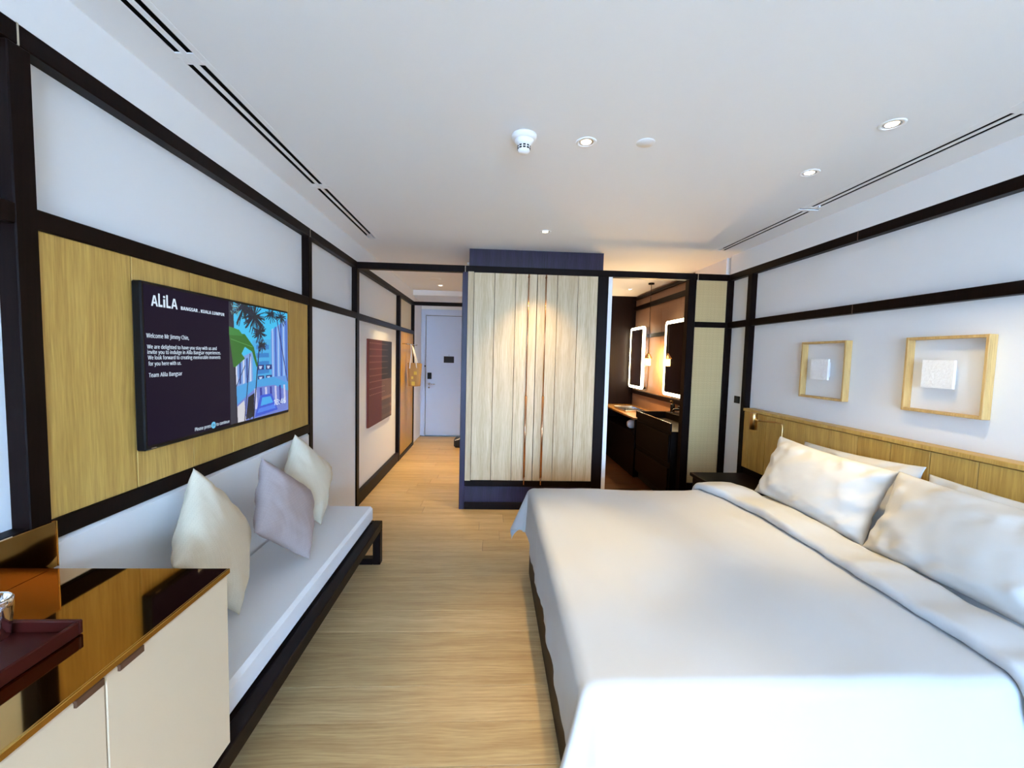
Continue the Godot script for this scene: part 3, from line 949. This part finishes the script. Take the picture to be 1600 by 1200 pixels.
# ---------- sideboard ----------
func build_sideboard() -> void:
	var t := thing("sideboard", "cream sideboard with bronze mirror top standing on the bench frame", "sideboard", V(-1.07, 0.313, -0.6))
	var z1 := -1.297
	var z0 := 0.30
	bx("body", V(-1.312, 0.313, z0), V(-0.815, 0.862, z1), M.carcass, t, 0.002)
	var cuts := [z1, -0.885, -0.47, -0.06, z0]
	for k in 4:
		bx("door", V(-0.815, 0.316, cuts[k + 1] - 0.0015), V(-0.797, 0.858, cuts[k] + 0.0015), M.cream, t, 0.002)
	for z in [[-0.914, -0.979], [-0.817, -0.878], [-0.09, -0.15], [0.02, -0.04]]:
		bx("pull_tab", V(-0.800, 0.846, z[0]), V(-0.7915, 0.862, z[1]), M.leather, t, 0.001)
	bx("mirror_top", V(-1.316, 0.864, z0), V(-0.795, 0.880, z1), M.bronze, t, 0.001)
	bx("front_edge", V(-0.795, 0.866, z0), V(-0.789, 0.880, z1), M.bronze_edge, t, 0.001)
	bx("mirror_upstand", V(-1.316, 0.880, z0), V(-1.306, 1.020, -1.311), M.bronze, t, 0.001)
	bx("upstand_edge", V(-1.316, 0.880, -1.311), V(-1.304, 1.020, -1.314), M.bronze_edge, t, 0.0005)
	# tray with a cut glass
	var tr := thing("serving_tray", "dark red-brown wooden tray with raised rim on the sideboard", "tray", V(-1.1, 0.881, -0.8))
	var wood := mat(rgb(62, 18, 13), 0.4)
	wood.metallic_specular = 0.3
	bx("base", V(-1.25, 0.881, -0.50), V(-0.95, 0.889, -0.985), wood, tr, 0.002)
	bx("rim", V(-1.26, 0.881, -0.50), V(-1.25, 0.915, -0.985), wood, tr, 0.003)
	bx("rim", V(-0.95, 0.881, -0.50), V(-0.94, 0.915, -0.985), wood, tr, 0.003)
	bx("rim", V(-1.26, 0.881, -0.985), V(-0.94, 0.915, -0.996), wood, tr, 0.003)
	bx("rim", V(-1.26, 0.881, -0.489), V(-0.94, 0.915, -0.50), wood, tr, 0.003)
	var glass := mat(Color(0.98, 0.98, 0.98, 0.0), 0.02)
	glass.refraction_enabled = true
	glass.refraction_scale = 0.05
	var g := put("glass_tumbler", cut_glass(), glass, self, V(-1.105, 0.8905, -0.955))
	tag(g, "cut crystal tumbler standing on the dark tray", "glass")

func cut_glass() -> ArrayMesh:
	var prof := [[0.0, 0.014], [0.028, 0.015], [0.031, 0.03], [0.035, 0.088], [0.037, 0.092], [0.040, 0.088], [0.038, 0.07], [0.036, 0.045], [0.034, 0.02], [0.033, 0.004], [0.030, 0.0], [0.0, 0.0]]
	var grid := []
	var segs := 28
	for i in segs:
		var a := TAU * i / segs
		var row := []
		for k in prof.size():
			var r: float = prof[k][0]
			if k > 5 and k < 10:
				r *= 1.0 + (0.05 if (i + k) % 2 == 0 else -0.05)
			row.append(V(cos(a) * r, prof[k][1], sin(a) * r))
		grid.append(row)
	return sheet(grid, true, true)

# ---------- television ----------
func fill_poly(img: Image, pts: Array, c: Color) -> void:
	var lo := 1e9
	var hi := -1e9
	for p in pts:
		lo = minf(lo, p.y)
		hi = maxf(hi, p.y)
	for y in range(maxi(0, int(floor(lo))), mini(img.get_height(), int(ceil(hi)))):
		var xs := []
		for k in pts.size():
			var a: Vector2 = pts[k]
			var b: Vector2 = pts[(k + 1) % pts.size()]
			var yc := y + 0.5
			if (a.y <= yc) != (b.y <= yc):
				xs.append(a.x + (yc - a.y) / (b.y - a.y) * (b.x - a.x))
		xs.sort()
		for k in range(0, xs.size() - 1, 2):
			var x0 := maxi(0, int(round(xs[k])))
			var x1 := mini(img.get_width(), int(round(xs[k + 1])))
			if x1 > x0:
				img.fill_rect(Rect2i(x0, y, x1 - x0, 1), c)

func stroke(img: Image, a: Vector2, b: Vector2, w: float, c: Color) -> void:
	var n := (b - a).orthogonal().normalized() * w * 0.5
	fill_poly(img, [a + n, b + n, b - n, a - n], c)

# the print of the welcome picture: a courtyard with a pool and palms under a bright sky
func courtyard() -> ImageTexture:
	var w := 280
	var h := 290
	var img := Image.create(w, h, false, Image.FORMAT_RGB8)
	img.fill(rgb(60, 190, 240))
	var P := func(arr): return arr.map(func(q): return Vector2(q[0] * w, q[1] * h))
	# far facade and wings
	fill_poly(img, P.call([[0.34, 0.30], [0.66, 0.28], [0.66, 0.66], [0.34, 0.66]]), rgb(70, 170, 228))
	for k in 4:
		fill_poly(img, P.call([[0.40, 0.34 + k * 0.075], [0.62, 0.335 + k * 0.075], [0.62, 0.375 + k * 0.075], [0.40, 0.38 + k * 0.075]]), rgb(48, 128, 205))
	fill_poly(img, P.call([[0.66, 0.20], [1.0, 0.05], [1.0, 0.72], [0.66, 0.64]]), rgb(96, 150, 226))
	for k in 6:
		var x := 0.68 + k * 0.055
		fill_poly(img, P.call([[x, 0.18 - k * 0.02], [x + 0.025, 0.17 - k * 0.02], [x + 0.03, 0.64], [x + 0.005, 0.64]]), rgb(168, 196, 240) if k % 2 == 0 else rgb(58, 90, 190))
	fill_poly(img, P.call([[0.06, 0.48], [0.34, 0.40], [0.34, 0.66], [0.06, 0.70]]), rgb(120, 160, 224))
	for k in 5:
		var x := 0.08 + k * 0.052
		fill_poly(img, P.call([[x, 0.50 - k * 0.012], [x + 0.024, 0.49 - k * 0.012], [x + 0.026, 0.67], [x + 0.002, 0.68]]), rgb(206, 216, 240) if k % 2 == 0 else rgb(40, 70, 150))
	for q in [[0.42, 0.52], [0.56, 0.52], [0.42, 0.62], [0.56, 0.62]]:
		fill_poly(img, P.call([[q[0], q[1]], [q[0] + 0.11, q[1]], [q[0] + 0.11, q[1] + 0.045], [q[0], q[1] + 0.045]]), rgb(30, 50, 120))
		fill_poly(img, P.call([[q[0] + 0.02, q[1] + 0.012], [q[0] + 0.08, q[1] + 0.012], [q[0] + 0.06, q[1] + 0.04], [q[0] + 0.03, q[1] + 0.04]]), rgb(190, 210, 240))
	# terrace, steps and the pool in front
	fill_poly(img, P.call([[0.06, 0.70], [0.36, 0.655], [0.70, 0.64], [1.0, 0.72], [1.0, 0.80], [0.72, 0.72], [0.40, 0.72], [0.06, 0.86]]), rgb(70, 160, 226))
	fill_poly(img, P.call([[0.06, 0.86], [0.40, 0.72], [0.72, 0.72], [1.0, 0.80], [1.0, 1.0], [0.06, 1.0]]), rgb(110, 130, 210))
	for k in 7:
		var x := 0.36 + 0.09 * k
		fill_poly(img, P.call([[x, 0.73], [x + 0.035, 0.73], [x + 0.05, 0.92], [x + 0.01, 0.92]]), rgb(196, 200, 236) if k % 2 == 0 else rgb(48, 60, 160))
	fill_poly(img, P.call([[0.46, 0.80], [0.66, 0.80], [0.78, 0.97], [0.36, 0.99]]), rgb(56, 90, 214))
	fill_poly(img, P.call([[0.49, 0.825], [0.64, 0.825], [0.69, 0.89], [0.46, 0.90]]), rgb(70, 170, 238))
	fill_poly(img, P.call([[0.43, 0.92], [0.71, 0.91], [0.74, 0.95], [0.40, 0.96]]), rgb(80, 130, 236))
	fill_poly(img, P.call([[0.06, 0.88], [0.20, 0.82], [0.22, 1.0], [0.06, 1.0]]), rgb(206, 206, 214))
	fill_poly(img, P.call([[0.26, 0.80], [0.36, 0.77], [0.34, 0.98], [0.22, 0.99]]), rgb(24, 26, 40))
	fill_poly(img, P.call([[0.0, 0.0], [0.06, 0.0], [0.10, 1.0], [0.0, 1.0]]), rgb(30, 34, 60))
	# palms
	stroke(img, Vector2(0.47 * w, 0.24 * h), Vector2(0.34 * w, 1.0 * h), 4.0, rgb(20, 22, 48))
	stroke(img, Vector2(0.30 * w, 0.42 * h), Vector2(0.20 * w, 1.0 * h), 3.0, rgb(20, 22, 48))
	stroke(img, Vector2(0.22 * w, 0.52 * h), Vector2(0.08 * w, 0.70 * h), 2.0, rgb(20, 22, 48))
	stroke(img, Vector2(0.06 * w, 0.52 * h), Vector2(0.09 * w, 1.0 * h), 3.0, rgb(20, 22, 48))
	stroke(img, Vector2(0.76 * w, 0.02 * h), Vector2(0.99 * w, 0.70 * h), 4.0, rgb(28, 36, 110))
	var r := RandomNumberGenerator.new()
	r.seed = 77
	for q in [[0.46, 0.22, 0.13, 60], [0.38, 0.08, 0.20, 110], [0.20, 0.03, 0.20, 90], [0.66, 0.04, 0.12, 40], [0.86, 0.05, 0.12, 40], [0.50, 0.33, 0.09, 40], [0.28, 0.94, 0.06, 26]]:
		for k in q[3]:
			var a := r.randf() * TAU
			var l: float = q[2] * r.randf_range(0.35, 1.0)
			var c := Vector2(q[0] * w, q[1] * h)
			stroke(img, c, c + Vector2(cos(a) * l * w, sin(a) * l * h * 0.8 + 4.0), 2.4, rgb(16 + r.randi() % 22, 22 + r.randi() % 26, 40 + r.randi() % 30))
	for k in 26:
		var c := Vector2(r.randf_range(0.02, 0.16) * w, r.randf_range(0.02, 0.09) * h)
		stroke(img, c, c + Vector2(r.randf_range(-9, 9), r.randf_range(-9, 9)), 2.0, rgb(110, 150, 150))
	# large leaf on the left
	fill_poly(img, P.call([[0.0, 0.26], [0.22, 0.25], [0.36, 0.36], [0.42, 0.52], [0.40, 0.54], [0.33, 0.40], [0.22, 0.36], [0.17, 0.42], [0.22, 0.46], [0.08, 0.53], [0.05, 0.53]]), rgb(40, 110, 40))
	fill_poly(img, P.call([[0.0, 0.20], [0.14, 0.22], [0.20, 0.27], [0.0, 0.27]]), rgb(52, 130, 60))
	stroke(img, Vector2(0.02 * w, 0.30 * h), Vector2(0.34 * w, 0.36 * h), 2.0, rgb(80, 150, 80))
	return ImageTexture.create_from_image(img)

func lettering(text: String, z: float, y: float, cap: float, width: float, parent: Node, m: Material, bold := false) -> void:
	var f := SystemFont.new()
	f.font_names = PackedStringArray(["Droid Sans"])
	f.font_weight = 700 if bold else 400
	var tm := TextMesh.new()
	tm.font = f
	tm.text = text
	tm.font_size = 64
	tm.pixel_size = 0.001
	tm.depth = 0.02
	tm.curve_step = 4.0
	tm.horizontal_alignment = HORIZONTAL_ALIGNMENT_LEFT
	tm.vertical_alignment = VERTICAL_ALIGNMENT_BOTTOM
	var bb := tm.get_aabb()
	var o := put("lettering", tm, m, parent, Vector3.ZERO)
	# baseline of the mesh: measured on a capital
	var cm := TextMesh.new()
	cm.font = f
	cm.text = "H"
	cm.font_size = 64
	cm.pixel_size = 0.001
	cm.vertical_alignment = VERTICAL_ALIGNMENT_BOTTOM
	var cb := cm.get_aabb()
	var sx := width / bb.size.x
	var sy := cap / cb.size.y
	o.basis = Basis(V(0, 0, -sx), V(0, sy, 0), V(0.02, 0, 0))
	o.position = V(-1.2785, y - cb.position.y * sy, z + bb.position.x * sx) - origin_of(parent)

func build_television() -> void:
	var t := thing("television", "flat wall-mounted television showing a blue welcome screen on the oak boards", "television", V(-1.3, 1.16, -2.18))
	bx("casing", V(-1.315, 1.160, -1.612), V(-1.2805, 1.796, -2.735), M.black, t, 0.005)
	bx("badge", V(-1.281, 1.164, -1.64), V(-1.2797, 1.168, -1.665), M.steel, t, 0.0)
	var dark := glow(Color(0.16, 0.11, 0.24), 0.35)
	bx("screen", V(-1.281, 1.178, -1.624), V(-1.2795, 1.785, -2.13), dark, t, 0.0)
	var pm := mat(Color(0.01, 0.01, 0.01), 0.25)
	pm.emission_enabled = true
	pm.emission = Color.BLACK
	pm.emission_texture = courtyard()
	pm.emission_energy_multiplier = 0.85
	pm.texture_repeat = false
	var st := SurfaceTool.new()
	st.begin(Mesh.PRIMITIVE_TRIANGLES)
	var q := [[-2.13, 1.785, 0, 0], [-2.724, 1.785, 1, 0], [-2.724, 1.178, 1, 1], [-2.13, 1.178, 0, 1]]
	for k in [0, 1, 2, 0, 2, 3]:
		st.set_normal(V(1, 0, 0))
		st.set_uv(Vector2(q[k][2], q[k][3]))
		st.add_vertex(V(-1.2795, q[k][1], q[k][0]))
	put("screen_picture", st.commit(), pm, t, Vector3.ZERO)
	var white := glow(Color(0.86, 0.93, 1.0), 0.85)
	lettering("A", -1.657, 1.708, 0.040, 0.032, t, white, true)
	lettering("L", -1.692, 1.708, 0.050, 0.020, t, white, true)
	lettering("i", -1.716, 1.708, 0.042, 0.010, t, white, true)
	lettering("L", -1.732, 1.708, 0.050, 0.022, t, white, true)
	lettering("A", -1.757, 1.708, 0.040, 0.034, t, white, true)
	lettering("BANGSAR . KUALA LUMPUR", -1.81, 1.709, 0.014, 0.285, t, white, true)
	lettering("Welcome Mr Jimmy Chin,", -1.630, 1.587, 0.0165, 0.222, t, white)
	lettering("We are delighted to have you stay with us and", -1.632, 1.546, 0.0150, 0.40, t, white)
	lettering("invite you to indulge in Alila Bangsar experiences.", -1.633, 1.526, 0.0150, 0.428, t, white)
	lettering("We look forward to creating memorable moments", -1.634, 1.505, 0.0150, 0.424, t, white)
	lettering("for you here with us.", -1.636, 1.482, 0.0150, 0.168, t, white)
	lettering("Team Alila Bangsar", -1.636, 1.438, 0.0160, 0.172, t, white)
	lettering("Please press", -1.876, 1.190, 0.0150, 0.105, t, white)
	lettering("to continue", -2.020, 1.190, 0.0150, 0.098, t, white)
	lettering("13:46", -2.545, 1.225, 0.034, 0.140, t, white)
	var disc := lathe([[0.0, 0.001], [0.0155, 0.001], [0.0155, 0.0]], 24)
	var d := put("key_symbol", disc, glow(Color(0.45, 0.78, 0.95), 0.8), t, V(-1.2795, 1.197, -2.0))
	d.rotation.z = -PI / 2
	lettering("OK", -1.991, 1.192, 0.010, 0.018, t, M.black)
	t.position += V(-0.010, 0.0, -0.016)

# ---------- pictures ----------
func build_wall_art() -> void:
	for k in 2:
		var za: float = [-3.15, -2.33][k]
		var zb: float = [-2.74, -1.92][k]
		var x0 := XR + REC - 0.046
		var x1 := XR + REC - 0.0005
		var t := thing("box_frame", ["open oak box frame on the white wall nearer the bedside lamp", "open oak box frame on the white wall nearer the window"][k], "picture frame", V(x1, 1.30, (za + zb) * 0.5), "oak box frames above the headboard")
		var y0 := 1.300
		var y1 := 1.715
		var b := 0.015
		bx("frame_side", V(x0, y0, za), V(x1, y1, za + b), M.oak_frame, t, 0.002)
		bx("frame_side", V(x0, y0, zb - b), V(x1, y1, zb), M.oak_frame, t, 0.002)
		bx("frame_bar", V(x0, y0, za + b), V(x1, y0 + b, zb - b), M.oak_frame, t, 0.002)
		bx("frame_bar", V(x0, y1 - b, za + b), V(x1, y1, zb - b), M.oak_frame, t, 0.002)
		var zc := (za + zb) * 0.5 - 0.025
		var tile := mat(rgb(253, 252, 250), 0.8)
		var hm := NoiseTexture2D.new()
		hm.width = 128
		hm.height = 128
		var fn := FastNoiseLite.new()
		fn.seed = 5 + k
		fn.frequency = 0.06
		hm.noise = fn
		hm.seamless = true
		hm.as_normal_map = true
		tile.normal_enabled = true
		tile.normal_texture = hm
		tile.normal_scale = 0.25
		tile.uv1_triplanar = true
		tile.uv1_scale = V(6, 6, 6)
		bx("plaster_tile", V(x1 - 0.040, 1.438, zc - 0.082), V(x1 - 0.026, 1.588, zc + 0.082), tile, t, 0.001)
		bx("tile_spacer", V(x1 - 0.026, 1.46, zc - 0.06), V(x1, 1.566, zc + 0.06), M.panel, t, 0.0)
	# hall picture: rust, black and tan fields with rows of pale stitches
	var w := 140
	var h := 128
	var img := Image.create(w, h, false, Image.FORMAT_RGB8)
	var r := RandomNumberGenerator.new()
	r.seed = 8
	for y in h:
		for x in w:
			var c := rgb(98, 30, 14) if x < w * 0.52 else (rgb(26, 14, 14) if y < h * 0.48 else rgb(112, 78, 58))
			if x > w * 0.52 and y > h * 0.66 and (y / 5) % 3 == 0:
				c = rgb(146, 108, 82)
			if x > w * 0.52 and y > h * 0.74 and x < w * 0.92:
				c = c.lerp(rgb(70, 52, 32), 0.55)
			c = c * r.randf_range(0.86, 1.08)
			img.set_pixel(x, y, c)
	for row in 9:
		for k in 12:
			if row > 6 and k > 9:
				continue
			img.fill_rect(Rect2i(6 + k * 9, 5 + int(row * 9.6), 3, 1), rgb(226, 180, 160))
	var am := mat(Color.WHITE, 0.6)
	am.albedo_texture = ImageTexture.create_from_image(img)
	am.texture_repeat = false
	var a := thing("hall_picture", "tall abstract picture of rust, black and tan fields in the hall", "picture", V(-1.35, 0.72, -5.2))
	bx("stretcher", V(XL - REC + 0.0005, 0.722, -4.68), V(-1.342, 1.706, -5.735), mat(rgb(120, 44, 26), 0.7), a, 0.002)
	var st := SurfaceTool.new()
	st.begin(Mesh.PRIMITIVE_TRIANGLES)
	var q := [[-4.681, 1.705, 0, 0], [-5.734, 1.705, 1, 0], [-5.734, 0.723, 1, 1], [-4.681, 0.723, 0, 1]]
	for k in [0, 1, 2, 0, 2, 3]:
		st.set_normal(V(1, 0, 0))
		st.set_uv(Vector2(q[k][2], q[k][3]))
		st.add_vertex(V(-1.3415, q[k][1], q[k][0]))
	put("canvas", st.commit(), am, a, Vector3.ZERO)

# ---------- ceiling fittings ----------
func build_ceiling_fittings() -> void:
	downlight("lit ceiling downlight above the foot of the bed, right of the smoke detector", V(0.436, CEIL, -2.118), 2.8, 22.0)
	downlight("lit ceiling downlight close in front of the wardrobe doors", V(0.423, CEIL, -3.611), 2.7, 34.0, 0.9, V(0, -0.94, -0.34))
	downlight("lit ceiling downlight nearest the right diffuser and the window", V(1.722, CEIL, -1.837), 1.0, 46.0, 0.5)
	downlight("lit ceiling downlight over the pillows nearer the bathroom", V(1.729, CEIL, -2.328), 2.6, 25.0)
	downlight("lit ceiling downlight in the hall before the entrance door", V(-0.811, CEIL, -6.567), 3.4, 46.0)
	downlight("lit ceiling downlight in the hall hidden by the dark beam", V(-0.811, CEIL, -5.27), 3.4, 46.0)
	downlight("lit ceiling downlight in the bathroom over the tan counter", V(2.05, CEIL, -6.35), 1.2, 34.0)
	downlight("lit ceiling downlight nearer the window, above the open floor", V(0.20, CEIL, -0.80), 2.4, 32.0)
	for q in [[V(0.723, CEIL, -2.096), 0.045, "flat white blanking disc on the ceiling beside the bed downlight"], [V(-0.808, CEIL, -6.03), 0.075, "flat round disc on the hall ceiling before its downlight"]]:
		var d := put("ceiling_disc", lathe([[0.0, 0.0], [q[1], 0.0], [q[1], -0.0015], [q[1] - 0.002, -0.003], [0.0, -0.003]], 32), M.paint, self, q[0])
		tag(d, q[2], "ceiling disc")
	var at := V(0.13, CEIL, -2.088)
	var t := thing("smoke_detector", "white cone-shaped smoke detector with dark vents on the ceiling", "smoke detector", at)
	put("base", lathe([[0.0, 0.0], [0.060, 0.0], [0.060, -0.010], [0.056, -0.018], [0.048, -0.022], [0.0, -0.022]], 32), M.paint, t, at)
	put("body", lathe([[0.0, -0.022], [0.046, -0.022], [0.042, -0.034], [0.033, -0.046], [0.0, -0.046]], 32), M.paint, t, at)
	put("sensor_head", lathe([[0.0, -0.046], [0.031, -0.046], [0.029, -0.070], [0.022, -0.080], [0.0, -0.082]], 32), M.paint, t, at)
	for k in 10:
		var a := TAU * k / 10.0
		for y in [-0.0525, -0.063]:
			var o := put("vent", box_mesh(V(0.0125, 0.007, 0.005), 0.001), M.black_gap, t, at + V(sin(a) * 0.0288, y, cos(a) * 0.0288))
			o.rotation.y = a

# ---------- things in the hall ----------
func build_hall_things() -> void:
	var r := thing("coat_rail", "slim metal coat rail with pegs on the lacquered hall panel", "coat rail", V(-1.3, 1.70, -6.75))
	put("bar", tube([V(-1.275, 1.70, -6.30), V(-1.275, 1.70, -7.15)], 0.007, 10), M.steel, r, Vector3.ZERO)
	for z in [-6.32, -6.60, -6.87, -7.13]:
		put("peg", tube([V(-1.326, 1.70, z), V(-1.255, 1.70, z), V(-1.245, 1.71, z)], 0.006, 10), M.steel, r, Vector3.ZERO)
	# tote bag
	var b := thing("tote_bag", "tan tote bag with yellow print hanging from the coat rail", "bag", V(-1.2, 1.05, -6.6))
	var canvas := wooden(rgb(206, 160, 96), weave(51, Color(0.8, 0.76, 0.7)), 0.85, 6.0)
	var grid := []
	var n := 24
	for i in n:
		var a := TAU * i / n
		var row := []
		for y in [[1.0, 1.405], [1.0, 1.40], [0.97, 1.3], [0.9, 1.2], [0.86, 1.1], [0.84, 1.06], [0.0, 1.05]]:
			var cx := signf(cos(a)) * pow(absf(cos(a)), 0.6)
			var cz := signf(sin(a)) * pow(absf(sin(a)), 0.6)
			var f: float = y[0]
			row.append(V(-1.19 + cx * 0.105 * f, y[1] + 0.012 * cz * (f if f > 0.99 else 0.0), -6.60 + cz * 0.07 * f))
		grid.append(row)
	put("body", sheet(grid, true, true), canvas, b, Vector3.ZERO)
	for z in [-6.53, -6.665]:
		put("strap", tube([V(-1.255, 1.33, z), V(-1.25, 1.40, z), V(-1.243, 1.56, -6.60 + (z + 6.6) * 0.3), V(-1.252, 1.695, -6.605), V(-1.225, 1.66, -6.60 + (z + 6.6) * 0.3), V(-1.16, 1.42, z), V(-1.15, 1.34, z)], 0.008, 8), M.linen, b, Vector3.ZERO)
	var yellow := mat(rgb(232, 196, 84), 0.8)
	for q in [[-1.20, 1.10, 0.05, 0.06], [-1.17, 1.26, 0.045, 0.05], [-1.215, 1.19, 0.03, 0.04]]:
		bx("print_patch", V(q[0] - q[2] * 0.5, q[1] - q[3] * 0.5, -6.535), V(q[0] + q[2] * 0.5, q[1] + q[3] * 0.5, -6.529), yellow, b, 0.002)
	# bag on the floor, half hidden by the wardrobe
	var s := thing("floor_bag", "black bag with a white flap standing on the hall floor behind the wardrobe edge", "bag", V(-0.47, 0, -7.15))
	bx("body", V(-0.61, 0.001, -7.02), V(-0.32, 0.16, -7.24), M.black_matt, s, 0.03)
	var flap := bx("flap", V(-0.60, 0.150, -7.02), V(-0.33, 0.165, -7.15), M.linen, s, 0.005)
	flap.rotation.z = 0.35
	flap.position.y += 0.015

# ---------- small things by the bed ----------
func build_small_things() -> void:
	# bedside table
	var t := thing("bedside_table", "dark glossy bedside table between the bed and the white panel", "bedside table", V(2.1, 0, -3.42))
	bx("top", V(1.84, 0.50, -3.14), V(2.345, 0.53, -3.75), M.dark, t, 0.003)
	bx("drawer", V(1.86, 0.32, -3.16), V(2.345, 0.495, -3.73), M.dark, t, 0.003)
	bx("support", V(2.0, 0.0, -3.25), V(2.345, 0.32, -3.65), M.dark, t, 0.003)
	# reading lamp
	var l := thing("reading_lamp", "brass reading lamp with cylinder shade on a bent arm beside the pillows", "lamp", V(2.30, 0.8, -3.19))
	bx("wall_plate", V(2.312, 0.80, -3.16), V(2.3265, 0.93, -3.22), M.black, l, 0.003)
	put("arm", tube([V(2.315, 0.87, -3.19), V(2.295, 0.88, -3.19), V(2.29, 0.90, -3.19), V(2.29, 1.055, -3.19), V(2.288, 1.072, -3.197), V(2.282, 1.078, -3.215), V(2.25, 1.064, -3.44)], 0.006, 12), M.brass, l, Vector3.ZERO)
	put("knuckle", tube([V(2.25, 1.064, -3.43), V(2.249, 1.063, -3.46)], 0.010, 12), M.brass, l, Vector3.ZERO)
	put("lamp_shade", lathe([[0.0, 0.072], [0.028, 0.072], [0.030, 0.069], [0.030, -0.072], [0.027, -0.072], [0.027, 0.05], [0.0, 0.05]], 28), M.brass, l, V(2.247, 1.05, -3.492))
	# wall switch on the narrow panel
	var s := thing("wall_switch", "small black switch plate on the narrow white panel", "switch", V(2.41, 1.19, -4.0))
	bx("plate", V(XR + REC - 0.008, 1.148, -3.985), V(XR + REC - 0.0003, 1.218, -4.075), M.black, s, 0.002)
	bx("rocker", V(XR + REC - 0.011, 1.160, -4.0), V(XR + REC - 0.008, 1.206, -4.06), M.black_matt, s, 0.001)
